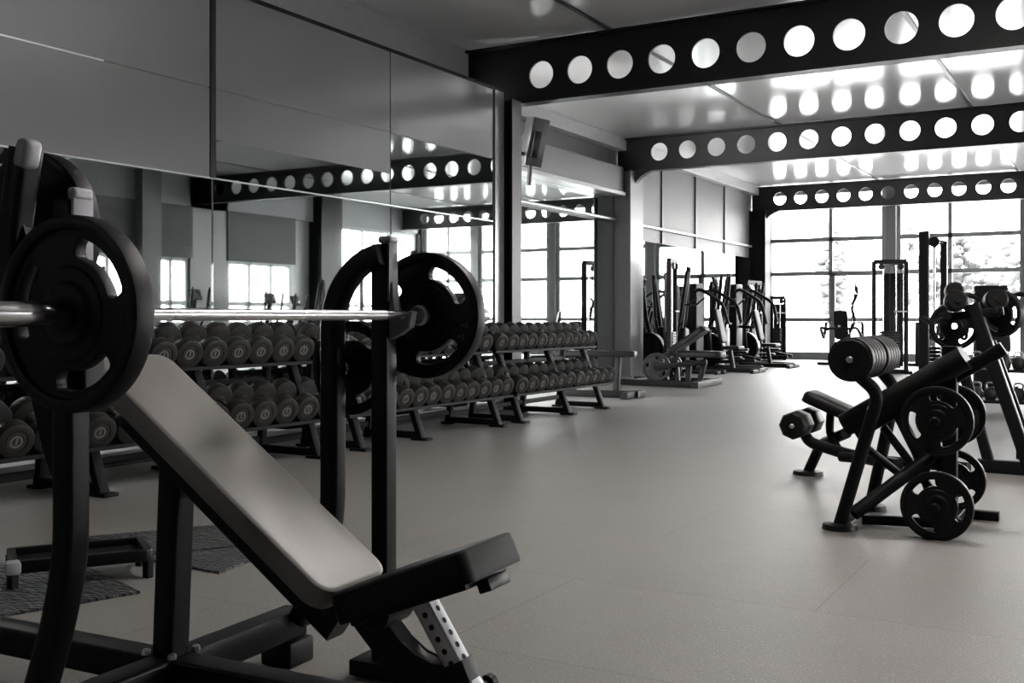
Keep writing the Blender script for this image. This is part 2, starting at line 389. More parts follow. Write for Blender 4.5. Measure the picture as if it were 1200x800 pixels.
# outdoors: paving, trees, parked car
struct(slab('ground_outside', (-60, YB+.3, -.25), (60, 140, -.12), M['ground']), 'bright paving beyond the windows')
struct(slab('ground_side', (RX+.3, YF-20, -.25), (60, YB+.3, -.12), M['ground']))
def tree(x, y, h, w, lab, poplar):
    t = thing('tree', lab, 'tree', (x, y, -.12), 0, 'trees beyond the far windows')
    MB().tube([(0, 0, 0), (.05, 0, h*.35), (0, .05, h*.8)], .12, 10).build('trunk', M['bark'], t)
    mb = MB(); rnd = random.Random(int(x*10+y))
    for i in range(170):
        q = rnd.random(); zz = h*(.22+.78*q); rad = w*(math.sin(PI*min(1, .12+.88*q))**.7)*(1 if not poplar else .8)
        a = rnd.random()*2*PI; rr = rad*math.sqrt(rnd.random())
        g = bmesh.ops.create_icosphere(mb.bm, subdivisions=2, radius=.14+.2*rnd.random())
        bmesh.ops.transform(mb.bm, matrix=Matrix.Translation((rr*math.cos(a), rr*math.sin(a), zz)) @ Matrix.Diagonal((1, 1, .8, 1)), verts=g['verts'])
    mb.build('crown', M['leaf'], t)
tree(-14.5, 62, 6.6, .9, 'slim pale tree outside the leftmost window bay', True)
tree(-9.8, 58, 6.2, .9, 'slim tree outside, seen through the glazed door', True)
tree(-8.2, 66, 6.0, 2.2, 'broad pale tree outside between cable tower and tall rig', False)
tree(-3.6, 64, 6.6, 2.6, 'broad tree outside behind the dark weight stack tower', False)

# wall speaker on the first column
sp = thing('wall_speaker', 'pale grey loudspeaker bracketed to the dark first column under the beam', 'speaker', (at(624, 150, 11.9).x, 11.9, 3.3))
mb = MB(); rotm = Matrix.Rotation(.22, 4, 'Y') @ Matrix.Rotation(-.5, 4, 'Z')
mb.box((.02, 0, .05), (.2, .26, .62), rotm, bev=.02); mb.build('cabinet', M['silver'], sp)
mb = MB(); mb.box((.1, -.1, .0), (.06, .1, .34), rotm, bev=.01); mb.build('grille', M['frame'], sp)
mb = MB(); mb.bar((-.12, -.27, -.1), (-.02, 0, -.12), .05, .04); mb.box((-.12, -.28, -.1), (.05, .03, .3), bev=.005); mb.bar((-.02, 0, -.12), (-.05, 0, -.5), .05, .05); mb.build('wall_bracket', M['frame'], sp)

# ------------------------------------------------------------------ weight plates
def plate_meshes(R, slots=3, a0=50., T=.05):
    def arc(r0, r1, c, half, n=9):
        pts = []; rc = (r1-r0)/2; rm = (r0+r1)/2
        for i in range(n+1): a = c-half+2*half*i/n; pts.append((r1*math.cos(a), r1*math.sin(a)))
        for i in range(1, 5): b = PI*i/5; a = c+half; pts.append(((rm+rc*math.cos(b))*math.cos(a)-rc*math.sin(b)*math.sin(a)*.6, (rm+rc*math.cos(b))*math.sin(a)+rc*math.sin(b)*math.cos(a)*.6))
        for i in range(n+1): a = c+half-2*half*i/n; pts.append((r0*math.cos(a), r0*math.sin(a)))
        for i in range(1, 5): b = PI+PI*i/5; a = c-half; pts.append(((rm+rc*math.cos(b))*math.cos(a)-rc*math.sin(b)*math.sin(a)*.6, (rm+rc*math.cos(b))*math.sin(a)+rc*math.sin(b)*math.cos(a)*.6))
        return pts
    outer = [(R*.9*math.cos(2*PI*i/72), R*.9*math.sin(2*PI*i/72)) for i in range(72)]
    holes = [arc(R*.56, R*.79, math.radians(a0+360/slots*k), math.radians(29)) for k in range(slots)]
    holes.append([(.0255*math.cos(2*PI*i/24), .0255*math.sin(2*PI*i/24)) for i in range(24)])
    web = flat_with_holes(outer, holes, T*.56, .003)
    mb = MB(); h = T/2
    mb.lathe([(R*.85, -h*.6), (R*.87, -h*.95), (R*.89, -h), (R*.965, -h), (R*.99, -h*.9), (R, -h*.6), (R, h*.6), (R*.99, h*.9), (R*.965, h), (R*.89, h), (R*.87, h*.95), (R*.85, h*.6), (R*.85, -h*.6)], n=72)
    mb.lathe([(.0255, -h), (R*.3, -h), (R*.34, -h*.75), (R*.34, h*.75), (R*.3, h), (.0255, h), (.0255, -h)], n=40)
    mb.lathe([(R*.3, -h*.7), (R*.47, -h*.72), (R*.5, -h*.5), (R*.5, h*.5), (R*.47, h*.72), (R*.3, h*.7), (R*.3, -h*.7)], n=56)
    mb.bm.from_mesh(web); bmesh.ops.recalc_face_normals(mb.bm, faces=mb.bm.faces)
    me = bpy.data.meshes.new('weight_plate'); mb.bm.to_mesh(me); mb.bm.free()
    ins = MB().lathe([(.0252, -h-.002), (.036, -h-.002), (.037, -h+.002), (.037, h-.002), (.036, h+.002), (.0252, h+.002), (.0252, -h-.002)], n=28)
    bmesh.ops.recalc_face_normals(ins.bm, faces=ins.bm.faces)
    me2 = bpy.data.meshes.new('hub_sleeve'); ins.bm.to_mesh(me2); ins.bm.free()
    return me, me2
PLATES = {}
def weight_plate(c, axis, R, label, group=None, roll=0., T=.05):
    key = (R, T)
    if key not in PLATES: PLATES[key] = plate_meshes(R, T=T)
    me, me2 = PLATES[key]
    t = thing('weight_plate', label, 'weight plate', c, 0, group)
    ax = V(axis).normalized(); up = V((0, 0, 1)); sx = up.cross(ax).normalized()
    mt = Matrix(((sx.x, up.x, ax.x, c[0]), (sx.y, up.y, ax.y, c[1]), (sx.z, up.z, ax.z, c[2]), (0, 0, 0, 1))) @ Matrix.Rotation(roll, 4, 'Z')
    t.matrix_world = mt
    link('disc', me, M['rubber'], t); link('hub_sleeve', me2, M['frame2'], t)
    return t

# ------------------------------------------------------------------ incline bench press station
BO = V((-1.876, 2.093, 0)); BA = math.radians(3.1)
BX = V((math.cos(BA), math.sin(BA), 0)); BY = V((-math.sin(BA), math.cos(BA), 0))
def bw(s, y, z): return BO+BX*s+BY*y+V((0, 0, z))
bench = thing('incline_bench', 'black incline bench press station with grey padded backrest and tilted seat', 'weight bench', BO, BA)
# backrest pad 35 degrees
slope = math.radians(35.1)
dx = V((-math.cos(slope), 0, math.sin(slope))); nz = V((math.sin(slope), 0, math.cos(slope)))
LB = .975; top0 = V((.225, 0, .440))     # lower end, on the top surface
mid = top0+dx*(LB/2)-nz*.065
mb = MB().pad(LB, .285, .060, basis(mid+nz*.002, dx, nz), r=.055, soft=.45); bk = mb.build('backrest', M['vinyl'], bench)
mb = MB(); mb.sweep([mid-nz*.004+dx*a for a in (-LB/2+.05, LB/2-.04)], rrect(.22, .014, .004), nz)
mb.build('backing_board', M['frame'], bk)
mb = MB(); mb.sweep([top0-dx*.02-nz*.13, top0+dx*(LB-.12)-nz*.13], rrect(.075, .085, .01), nz); mb.build('backrest_tube', M['frame'], bench)
# seat pad
sa = math.radians(21.5); sx = V((math.cos(sa), 0, math.sin(sa))); sn = V((-math.sin(sa), 0, math.cos(sa)))
s0 = V((.215, 0, .435))
mb = MB().pad(.40, .28, .075, basis(s0+sx*.20-sn*.077, sx, sn), r=.035, soft=.5); seat = mb.build('seat', M['vinyl_dark'], bench)
mb = MB(); mb.sweep([s0+sx*.02-sn*.084, s0+sx*.36-sn*.084], rrect(.2, .014, .004), sn); mb.box(s0+sx*.375-sn*.098, (.035, .1, .03), Matrix.Rotation(-sa, 4, 'Y'), bev=.004); mb.build('backing_board', M['frame'], seat)
# adjustable seat post
pa, pb = V((.405, 0, .42)), V((.50, 0, .28)); pd = (pb-pa).normalized()
mb = MB(); mb.sweep([pa-pd*.0, pb+pd*.12], rrect(.05, .05, .006), (0, 1, 0)); mb.build('seat_post', M['steel'], bench)
mb = MB()
for i in range(5):
    c = pa+pd*(.04+.032*i); nn = V((pd.z, 0, -pd.x))*-1
    mb.cyl(c+V((0, -.0262, 0)), c+V((0, -.0245, 0)), .0075, 12, .0005); mb.cyl(c+nn*.0245, c+nn*.0262, .0075, 12, .0005)
mb.build('adjustment_holes', M['frame'], bench)['label'] = 'dark holes down the steel seat post'
mb = MB(); mb.sweep([pa+V((-.05, 0, .004)), pa+V((.07, 0, .045))], rrect(.12, .012, .003), sn); mb.build('seat_bracket', M['steel'], bench)
mb = MB(); mb.sweep([pb, V((.62, 0, .03))], rrect(.066, .066, .008), (0, 1, 0)); mb.build('post_sleeve', M['frame'], bench)
c = pb+(V((.62, 0, .03))-pb)*.3; nn = V((.9, 0, .43)).normalized()
MB().cyl(c+nn*.03, c+nn*.04, .013, 16).build('sleeve_badge', M['plastic'], bench)
mb = MB(); mb.cyl(c+V((0, .03, 0)), c+V((0, .09, 0)), .012, 14); mb.cyl(c+V((0, .08, 0)), c+V((0, .11, 0)), .022, 14); mb.build('pull_pin', M['frame'], bench)
# spine gusset between pivot and front post
gus = [(.12, .43), (.28, .40), (.33, .345), (.36, .315), (.40, .285), (.45, .27), (.505, .272), (.60, .05), (.53, .035), (.42, .14), (.16, .395)]
MB().prism(gus, (0, 0, 0), (1, 0, 0), (0, 0, 1), .055, .004).build('seat_gusset', M['frame'], bench)
mb = MB(); mb.cyl((.30, -.06, .385), (.30, .06, .385), .045, 20); mb.build('pivot_drum', M['frame'], bench)
mb = MB(); mb.box((.62, 0, .025), (.09, .42, .05), bev=.008); mb.build('front_foot', M['frame'], bench)
# backrest support post and base beams
mb = MB(); mb.sweep([(-.415, 0, .16), (-.385, 0, .80)], rrect(.074, .074, .01), (1, 0, 0)); mb.build('support_post', M['frame'], bench)
mb = MB(); mb.sweep([(-1.35, 0, .125), (.56, 0, .125)], rrect(.09, .085, .01)); mb.box((-1.33, 0, .04), (.08, .3, .08), bev=.01); mb.box((.54, 0, .06), (.06, .06, .1), bev=.006); mb.build('base_rail', M['frame'], bench)
mb = MB(); mb.sweep([(-.41, -.56, .125), (-.41, .54, .125)], rrect(.09, .088, .01)); mb.build('cross_rail', M['frame'], bench)
for y in (-.50, .50):
    MB().box((-.41, y, .04), (.12, .12, .08), bev=.008).build('foot', M['rubber'], bench)
for i, (p, a) in enumerate((((-.365, .045, .172), 0), ((-.365, -.045, .172), 0), ((-.46, .045, .172), 0), ((-.46, -.045, .172), 0))):
    MB().lathe([(0, .016), (.006, .016), (.012, .012), (.013, 0), (0, 0)], p, (0, 0, 1), 6).build('bolt', M['steel'], bench)
# bent rear uprights
SEC = rrect(.062, .062, .012)
mb = MB(); mb.sweep(fillet([(-.36, -.5, .14), (-.262, -.5, .40), (-.222, -.5, .56), (-.222, -.5, 1.365)], .14, 8), SEC, (0, 1, 0)); mb.build('upright', M['frame'], bench)
mb = MB(); mb.sweep(fillet([(-.36, .5, .14), (-.262, .5, .36), (-.232, .5, .50), (-.232, .5, 1.04)], .17, 10)+[(-.232+.215*(1-math.cos(q*PI/24)), .5, 1.06+.235*math.sin(q*PI/24)) for q in range(1, 12)], rrect(.064, .064, .014), (0, 1, 0)); mb.build('upright', M['frame'], bench)
# front rack post on the far side, with cap, liner and hook
mb = MB(); mb.sweep([(-.062, .53, .02), (-.062, .53, 1.325)], rrect(.058, .058, .006), (0, 1, 0)); mb.box((-.062, .53, .03), (.18, .12, .05), bev=.006); mb.build('rack_post', M['frame'], bench)
MB().box((-.046, .53, 1.338), (.05, .05, .024), bev=.01, seg=3).build('post_cap', M['plastic'], bench)
MB().box((-.030, .53, 1.245), (.008, .05, .19), bev=.003).build('post_liner', M['liner'], bench)
def hook(y, s, zb, m=M['liner']):
    poly = [(s-.0, zb+.115), (s+.012, zb+.115), (s+.018, zb+.035), (s+.035, zb-.004), (s+.055, zb+.0), (s+.072, zb+.028), (s+.082, zb+.024), (s+.072, zb-.022), (s+.035, zb-.045), (s-.0, zb-.06)]
    MB().prism(poly, (0, y, 0), (1, 0, 0), (0, 0, 1), .036, .003).build('bar_hook', m, bench)
hook(.53, -.033, 1.093)
# near side: front stub post on a curved arm, hidden mostly behind the plate
mb = MB(); mb.sweep([(-.062, -.60, .93), (-.062, -.60, 1.16)], rrect(.058, .058, .006), (0, 1, 0)); mb.bar((-.22, -.5, .97), (-.06, -.60, .97), .05, .06); mb.build('rack_post', M['frame'], bench)
hook(-.60, -.033, 1.093, M['frame'])
MB().box((-.186, -.5, 1.30), (.010, .056, .14), bev=.003).build('post_liner', M['plastic'], bench)
MB().box((-.192, -.5, 1.378), (.026, .056, .03), bev=.009, seg=3).build('post_cap', M['plastic'], bench)
# storage arm behind the near upright
gp = [(-.245, .70), (-.285, .80), (-.325, .92), (-.372, 1.04), (-.44, 1.10), (-.53, 1.18), (-.53, 1.42), (-.40, 1.45), (-.33, 1.25), (-.25, 1.16), (-.225, 1.0)]
MB().prism(gp, (0, -.5, 0), (1, 0, 0), (0, 0, 1), .05, .006).build('storage_bracket', M['frame'], bench)
mb = MB(); mb.sweep(fillet([(-.39, -.52, 1.10), (-.385, -.52, 1.30), (-.345, -.52, 1.49)], .06), rrect(.06, .06, .012), (0, 1, 0)); mb.build('storage_arm', M['frame'], bench)
mb = MB(); mb.box((-.328, -.53, 1.475), (.045, .05, .07), Matrix.Rotation(.25, 4, 'Y'), bev=.016, seg=3); mb.build('arm_cap', M['plastic'], bench)
mb = MB(); mb.cyl((-.455, -.47, 1.305), (-.455, -.335, 1.305), .0245, 24); mb.build('storage_horn', M['chrome'], bench)
mb = MB(); mb.cyl((-.222, .53, .94), (-.222, .66, .94), .0245, 24); mb.build('storage_horn', M['chrome'], bench)
weight_plate(bw(-.455, -.405, 1.305), BY, .20, 'black rubber plate stored high on the rear arm, behind the near barbell plate', 'plates stored on the bench press', 0.3)
weight_plate(bw(-.222, .60, .94), BY, .15, 'smaller black plate stored on the far bent upright, under the bar', 'plates stored on the bench press', 1.0)

# barbell
barb = thing('barbell', 'steel barbell resting in the hooks above the incline bench', 'barbell', bw(0, 0, 1.107), BA)
mb = MB(); mb.cyl((0, -.655, 0), (0, .655, 0), .0145, 24, .001); mb.build('shaft', M['chrome'], barb)
for a, b in ((-.42, -.22), (.05, .44)):
    prof = []; n = int((b-a)/.004)
    for i in range(n): prof += [(.0146, a+.004*i), (.0151, a+.004*i+.002)]
    prof = [(.0144, a-.001)]+prof+[(.0144, b+.001)]
    MB().lathe(prof, (0, 0, 0), (0, 1, 0), 24).build('knurling', M['steel'], barb)
for s in (-1, 1):
    mb = MB().lathe([(.0145, .625), (.026, .625), (.033, .632), (.033, .648), (.026, .652), (.025, .66), (.025, 1.06), (.023, 1.065), (0, 1.065)], (0, 0, 0), (0, s, 0), 28)
    mb.build('sleeve', M['chrome'] if s < 0 else M['steel'], barb)
weight_plate(bw(0, -.682, 1.107), BY*-1, .20, 'black rubber weight plate on the near end of the barbell', 'plates on the barbell', math.radians(-2))
far_plate = weight_plate(bw(0, .682, 1.107), BY*-1, .20, 'black rubber weight plate on the far end of the barbell', 'plates on the barbell', 0)
# worn raised marks on the far plate, too blurred to read as letters
for i, a in enumerate((-58, -43, -28, -13)):
    aa = math.radians(a); c = V((.148*math.cos(aa), .148*math.sin(aa), .0148))
    rt = Matrix.Rotation(aa, 4, 'Z'); q3 = rt.to_3x3()
    mb = MB().prism([(-.013, -.003), (.013, -.003), (.013, .003), (.006, .003), (.006, .014), (.001, .014), (.001, .003), (-.013, .003)], c, q3 @ V((1, 0, 0)), q3 @ V((0, 1, 0)), .003)
    mb.build('raised_mark', M['badge'], far_plate)
# flat checker plates on the floor behind the bench
def poly_plate(pts, th, name, m, lab, cat, group=None, z=0):
    c = sum((V((p[0], p[1], 0)) for p in pts), V((0, 0, 0)))/len(pts)
    o = MB().prism([(p[0]-c.x, p[1]-c.y) for p in pts], (0, 0, th/2), (1, 0, 0), (0, 1, 0), th, .002).build(name, m, None, smooth=False, loc=(c.x, c.y, z))
    tag(o, lab, cat, group); return o
G = 'checker plates behind the bench'
poly_plate([(-3.39, 2.91), (-4.20, 3.18), (-4.62, 2.43), (-3.62, 2.25)], .012, 'floor_plate', M['tread'], 'bright edged checker plate on the floor left of the bench support post', 'floor plate', G)
poly_plate([(-4.47, 3.50), (-4.06, 4.16), (-3.55, 3.90), (-3.93, 3.30)], .012, 'floor_plate', M['tread'], 'checker plate on the floor behind the support post, under the step', 'floor plate', G)
poly_plate([(-3.88, 3.32), (-3.52, 3.90), (-3.42, 3.62), (-3.35, 3.30)], .012, 'floor_plate', M['tread'], 'checker plate on the floor right of the bench support post', 'floor plate', G)
# spotter step
st = thing('spotter_step', 'low black step platform on the floor behind the bench, pale front corner', 'step', (0, 0, 0))
a, b = V((-3.845, 2.667, .1)), V((-3.56, 3.10, .1)); dr_ = (b-a).normalized(); nr = V((-dr_.y, dr_.x, 0))
tr = [(a+dr_*0), b, b+nr*.28, a+nr*.28]
MB().prism([(p.x, p.y) for p in tr], (0, 0, .09), (1, 0, 0), (0, 1, 0), .012).build('tread', M['frame2'], st, smooth=False)
mb = MB(); mb.sweep(fillet([a+nr*.28, a, b, b+nr*.28, a+nr*.28+dr_*.002], .02, 3), rrect(.035, .05, .006)); mb.build('edge_frame', M['frame'], st)
MB().box(a+V((0, 0, .0)), (.06, .06, .054), math.atan2(dr_.y, dr_.x), bev=.012).build('corner_cap', M['plastic'], st)
for q in (b+nr*.02, b+nr*.26, a+nr*.02, a+nr*.26):
    MB().bar(q+V((0, 0, -.1)), q+V((0, 0, 0)), .035, .035, .006).build('leg', M['frame'], st)

# ------------------------------------------------------------------ dumbbells and racks
RA = math.radians(20)
def dumbbell_proto(R, name='dumbbell'):
    t = bpy.data.objects.new(name, None); COL.objects.link(t)
    L, hl = .36, .115                      # along local x, +x faces the room
    MB().lathe([(.014, -.10), (.0165, -.06), (.0175, 0), (.0165, .06), (.014, .10)], (0, 0, 0), (1, 0, 0), 16).build('handle', M['chrome'], t)
    for s in (1, -1):
        mb = MB().lathe([(0, .094), (.03, .094), (.034, .100), (R*.8, .104), (R*.97, .108), (R, .114), (R, .188), (R*.97, .195), (R*.9, .198), (R*.62, .198), (R*.6, .193), (0, .193)], (0, 0, 0), (s, 0, 0), 26)
        hd = mb.build('head', M['rubber_head'], t)
        MB().lathe([(R*.56, .192), (R*.54, .197), (R*.40, .198), (R*.38, .195), (0, .195)], (0, 0, 0), (s, 0, 0), 24).build('end_badge', M['badge'], hd)
        if s > 0:
            mb = MB(); mb.lathe([(R*.34, .1955), (R*.34, .1975), (R*.25, .1975), (R*.25, .1955)], (0, 0, 0), (1, 0, 0), 20)
            mb.box((.196, 0, R*.02), (.003, R*.1, R*.36), bev=.001)
            mb.build('badge_mark', M['mark'], hd)
    return t
protos = {}
used = set()
RACKS = [  # y0, y1, legs, head radius, count, phrase
    (2.02, 4.12, (2.2, 3.2), .106, 9, 'rack left of nearest mirror seam', .235),
    (4.20, 6.62, (4.39, 5.40, 6.41), .105, 10, 'rack behind the bench backrest', .236),
    (6.72, 9.36, (6.95, 7.82, 9.17), .099, 12, 'rack behind far barbell plate', .219),
    (9.44, 11.86, (9.62, 10.72, 11.63), .096, 11, 'rack beside the dark column', .218)]
def rack_fn(y0, y1, legs, lab):
    rk = thing('dumbbell_rack', lab, 'dumbbell rack', (-5.75, (y0+y1)/2, 0), 0, 'dumbbell racks along the mirrors')
    L = y1-y0; yc = (y0+y1)/2
    for (x, z) in ((-5.40, .295), (-5.65, .735)):
        X = x+5.75
        mb = MB(); p0 = V((X, 0, z)); ddx = V((-math.cos(RA), 0, math.sin(RA)))
        mb.prism([(-L/2, 0), (L/2, 0), (L/2, .40), (-L/2, .40)], p0, (0, 1, 0), ddx, .012)
        mb.box((X+.004, 0, z+.006), (.012, L, .026), bev=.003); q = p0+ddx*.40; mb.box((q.x, 0, q.z+.01), (.012, L, .05), bev=.003)
        mb.build('shelf', M['matte'], rk, smooth=False)
    for y in legs:
        mb = MB(); yl = y-yc
        mb.sweep([(.30, yl, .012), (.17, yl, .36), (-.07, yl, .95)], rrect(.055, .075, .008), (0, 1, 0))
        mb.box((.30, yl, .012), (.17, .11, .024), bev=.005)
        mb.bar((.27, yl, .045), (-.33, yl, .045), .06, .06); mb.bar((-.30, yl, .03), (-.22, yl, .92), .055, .06, up=(0, 1, 0)); mb.box((-.31, yl, .012), (.12, .1, .024), bev=.005)
        mb.build('leg', M['matte'], rk)
    mb = MB(); mb.bar((-.30, legs[0]-yc, .12), (-.30, legs[-1]-yc, .12), .05, .05); mb.bar((-.25, legs[0]-yc, .60), (-.25, legs[-1]-yc, .60), .05, .05); mb.build('tie_bar', M['matte'], rk)
    return rk
for ri, (y0, y1, legs, R, n, phrase, spc) in enumerate(RACKS):
    rack_fn(y0, y1, legs, 'black two-tier dumbbell ' + phrase)
    if R not in protos: protos[R] = dumbbell_proto(R)
    pr = protos[R]
    for tier, (x, z) in (('upper', (-5.65, .735)), ('lower', (-5.40, .295))):
        tot = (n-1)*spc; st0 = (y0+y1)/2-tot/2
        for k in range(n):
            if ri == 0 and k < 4: continue
            yy = st0+k*spc
            c = V((x-.195*math.cos(RA), yy+random.uniform(-.006, .006), z+.195*math.sin(RA)))+V((math.sin(RA), 0, math.cos(RA)))*(R+.008)
            o = pr if pr not in used else dup(pr)
            used.add(pr)
            o.location = c; o.rotation_euler = (Matrix.Rotation(math.radians(-12+random.uniform(-2, 2)), 3, V((math.sin(RA), 0, math.cos(RA)))) @ Matrix.Rotation(RA, 3, 'Y')).to_euler()
            q = n-1-k
            tag(o, 'round black dumbbell, %s from window end, %s shelf, %s' % (ORD[q], tier, phrase), 'dumbbell', 'dumbbells on the %s shelf of the %s' % (tier, phrase))
for R, pr in protos.items(): pass

# ------------------------------------------------------------------ roller bench at right
N, Fq, Mq = 5.62, 6.28, 5.95
rb = thing('roller_bench', 'black roller pad bench with long inclined pad, standing right of the open floor', 'exercise bench', (-1.2, 5.95, 0))
ro = V((-1.2, 5.95, 0))
def L(p): return V(p)-ro
def A(u, v, Y): return L(at(u, v, Y))
mb = MB(); f0 = A(984, 619, N); f0.z = .02; mb.sweep(fillet([f0, A(1030, 461, N), A(1004, 438, N-.02)], .06), circ(.034), (0, 1, 0)); mb.build('leg', M['frame2'], rb)
mb = MB(); f1 = A(1020, 597, Fq); f1.z = .02; mb.sweep(fillet([f1, A(1050, 455, Fq), A(1030, 432, Fq)], .06), circ(.034), (0, 1, 0)); mb.build('leg', M['frame2'], rb)
for f in (f0, f1): MB().lathe([(0, .014), (.05, .014), (.085, .008), (.09, -.018), (0, -.018)], f, (0, 0, 1), 24).build('foot_plate', M['rubber'], rb)
ra, rbp = A(986, 430, N-.06), A(1040, 408, Fq+.05)
ra.z = rbp.z = (ra.z+rbp.z)/2; ra.x = rbp.x = (ra.x+rbp.x)/2-.0
ax = (rbp-ra); Lr = ax.length
for k0, k1 in ((0, .46), (.54, 1)):
    prof = [(0, Lr*k0)]; r0 = .116
    n = 5
    prof.append((r0*.85, Lr*k0)); prof.append((r0*.98, Lr*k0+.012))
    for i in range(n):
        a0 = Lr*(k0+(k1-k0)*(i+.1)/n); a1 = Lr*(k0+(k1-k0)*(i+.5)/n); a2 = Lr*(k0+(k1-k0)*(i+.92)/n)
        prof += [(r0*.985, a0), (r0, a1), (r0*.985, a2)]
        if i < n-1: prof += [(r0*.95, Lr*(k0+(k1-k0)*(i+1)/n))]
    prof += [(r0*.85, Lr*k1), (0, Lr*k1)]
    MB().lathe(prof, ra, ax, 28).build('roller_pad', M['vinyl_dark'], rb)
MB().cyl(ra-ax*.02, rbp, .017).build('roller_axle', M['steel'], rb)
# long inclined pad
p0, p1 = A(992, 497, Mq), A(1112, 430, Mq)
mb = MB(); d = (p1-p0); mb.sweep([p0, p0+d*.03, p0+d*.06, p0+d*.97, p1], rrect(.22, .122, .058, 6), (0, 0, 1)); mb.build('long_pad', M['vinyl_dark'], rb)
mb = MB(); mb.sweep([p1-d*.06, p1+d*.16], rrect(.23, .128, .06, 6)); mb.build('pad_end_sleeve', M['frame2'], rb)
mb = MB(); e = p1+d*.5; mb.sweep([p0+d*.1+V((0, 0, -.08)), e+V((0, 0, -.06))], rrect(.07, .07, .01)); mb.build('pad_rail', M['frame2'], rb)
# tilted small pad and lower rollers
q0, q1 = A(947, 464, 7.0), A(1000, 488, 7.0); d2 = q1-q0
mb = MB(); mb.pad(d2.length+.05, .26, .075, basis((q0+q1)/2+V((0, 0, -.03)), d2, (0, 0, 1)), r=.05); mb.build('seat', M['vinyl_dark'], rb)
mb = MB(); mb.sweep(fillet([(q0+q1)/2+V((0, 0, -.04)), A(972, 508, 7.0), A(985, 530, 6.9)], .05), circ(.026)); mb.build('seat_support', M['frame2'], rb)
g0 = A(930, 497, 6.75)
for off in (0, .27):
    MB().lathe([(0, -.11), (.075, -.11), (.088, -.095), (.09, 0), (.088, .095), (.075, .11), (0, .11)], g0+V((.02, off, .0)), (0, 1, 0), 8).build('foot_roller', M['vinyl_dark'], rb)
mb = MB(); mb.cyl(g0+V((0.02, -.13, 0)), g0+V((.02, .4, 0)), .014); mb.build('roller_axle', M['steel'], rb)
mb = MB(); mb.sweep(fillet([g0+V((.02, .13, 0)), A(946, 517, 6.85), A(985, 530, 6.75), A(1052, 545, 6.3)], .1), circ(.036)); mb.build('frame_tube', M['frame2'], rb)
h0 = L(V((-1.91, 7.457, .02))); mb = MB(); mb.sweep(fillet([h0, A(962, 520, 7.3), A(992, 507, 6.9)], .1), circ(.036)); mb.build('leg', M['frame2'], rb)
MB().lathe([(0, .014), (.06, .014), (.1, .008), (.105, -.018), (0, -.018)], h0, (0, 0, 1), 24).build('foot_plate', M['rubber'], rb)
for nm, u0, v0, Y0, u1, v1, Y1, r in (('frame_tube', 1000, 602, 5.66, 1090, 535, 5.95, .036), ('brace_tube', 1035, 500, 5.95, 1092, 575, 5.95, .022), ('frame_tube', 985, 535, 6.6, 1135, 548, 6.3, .03), ('brace_tube', 1010, 520, 5.9, 1060, 560, 6.2, .022), ('frame_tube', 1045, 470, 5.95, 1080, 540, 5.95, .03)):
    MB().tube([A(u0, v0, Y0), A(u1, v1, Y1)], r).build(nm, M['frame2'], rb)
mb = MB(); z1 = A(1010, 612, 5.8); z1.z = .03; z2 = L(V((-.72, 5.92, .03))); mb.bar(z1, z2, .05, .05); mb.bar(f0+V((0, 0, .02)), f1+V((0, 0, .02)), .05, .05); mb.build('floor_rail', M['frame2'], rb)

# plate tree with plates
tx, ty = -.78, 5.92
tree_ = thing('plate_tree', 'upright black plate storage post holding four plates beside the roller bench', 'plate rack', (tx, ty, 0))
mb = MB(); mb.bar((0, 0, .03), (0, 0, .95), .07, .07, up=(0, 1, 0)); mb.build('post', M['frame2'], tree_)
mb = MB(); mb.bar((0, -.3, .03), (0, .4, .03), .07, .06); mb.bar((-.2, .36, .025), (.2, .36, .025), .06, .05); mb.build('base', M['frame2'], tree_)
mb = MB()
pts = [(at(1096, 493, 5.6), .172, 'upper front plate on the storage post facing the open floor', .4, N-.02), (at(1100, 593, 5.6), .172, 'lower front plate on the storage post, almost touching the floor', 1.2, N-.02),
       (at(1122, 486, 6.2), .165, 'upper rear plate on the storage post, behind the upper front one', .9, 6.2), (at(1134, 563, 6.2), .165, 'lower rear plate on the storage post, behind the lower front one', .2, 6.2)]
for c, R, lab, roll, Y in pts:
    c.x = tx-.02
    s = -1 if c.y < ty else 1
    MB().cyl((c.x-tx, .02*s, c.z), (c.x-tx, c.y-ty+.09*s, c.z), .0245, 20).build('horn', M['frame2'], tree_)
    weight_plate(c, (0, -1, 0), R, 'black ' + lab, 'plates on the storage post', roll, .045)
mb.bm.free()

# ------------------------------------------------------------------ A-frame machine at the right edge
Y8 = 8.2
af = thing('lever_row_machine', 'black A-frame lever machine with loaded plates at the right edge', 'gym machine', (-.7, Y8, 0))
ao = V((-.7, Y8, 0))
def B(u, v, Y): return at(u, v, Y)-ao
ap = B(1140, 356, Y8)
fe = B(1207, 548, Y8); fe.z = .05
mb = MB(); mb.sweep([ap, fe], rrect(.085, .12, .012), (0, 1, 0)); mb.build('main_strut', M['frame2'], af)
fe2 = B(1213, 520, Y8+.55); fe2.z = .05; mb = MB(); mb.sweep([B(1163, 400, Y8+.4), fe2], rrect(.05, .06, .01), (0, 1, 0)); mb.build('rear_strut', M['frame2'], af)
b0 = B(1160, 549, Y8); b0.z = .05
mb = MB(); mb.sweep([b0+V((0, 0, .0)), B(1128, 430, Y8), B(1120, 405, Y8)], circ(.04), (0, 1, 0)); mb.build('front_strut', M['frame2'], af)
mb = MB(); mb.bar(b0+V((-.08, 0, 0)), fe+V((.5, 0, 0)), .09, .09); mb.bar(b0+V((.1, .9, -.01)), fe+V((.5, .9, -.01)), .08, .07); mb.bar(fe+V((.4, -.1, 0)), fe+V((.4, 1.0, 0)), .08, .08); mb.build('base', M['frame2'], af)
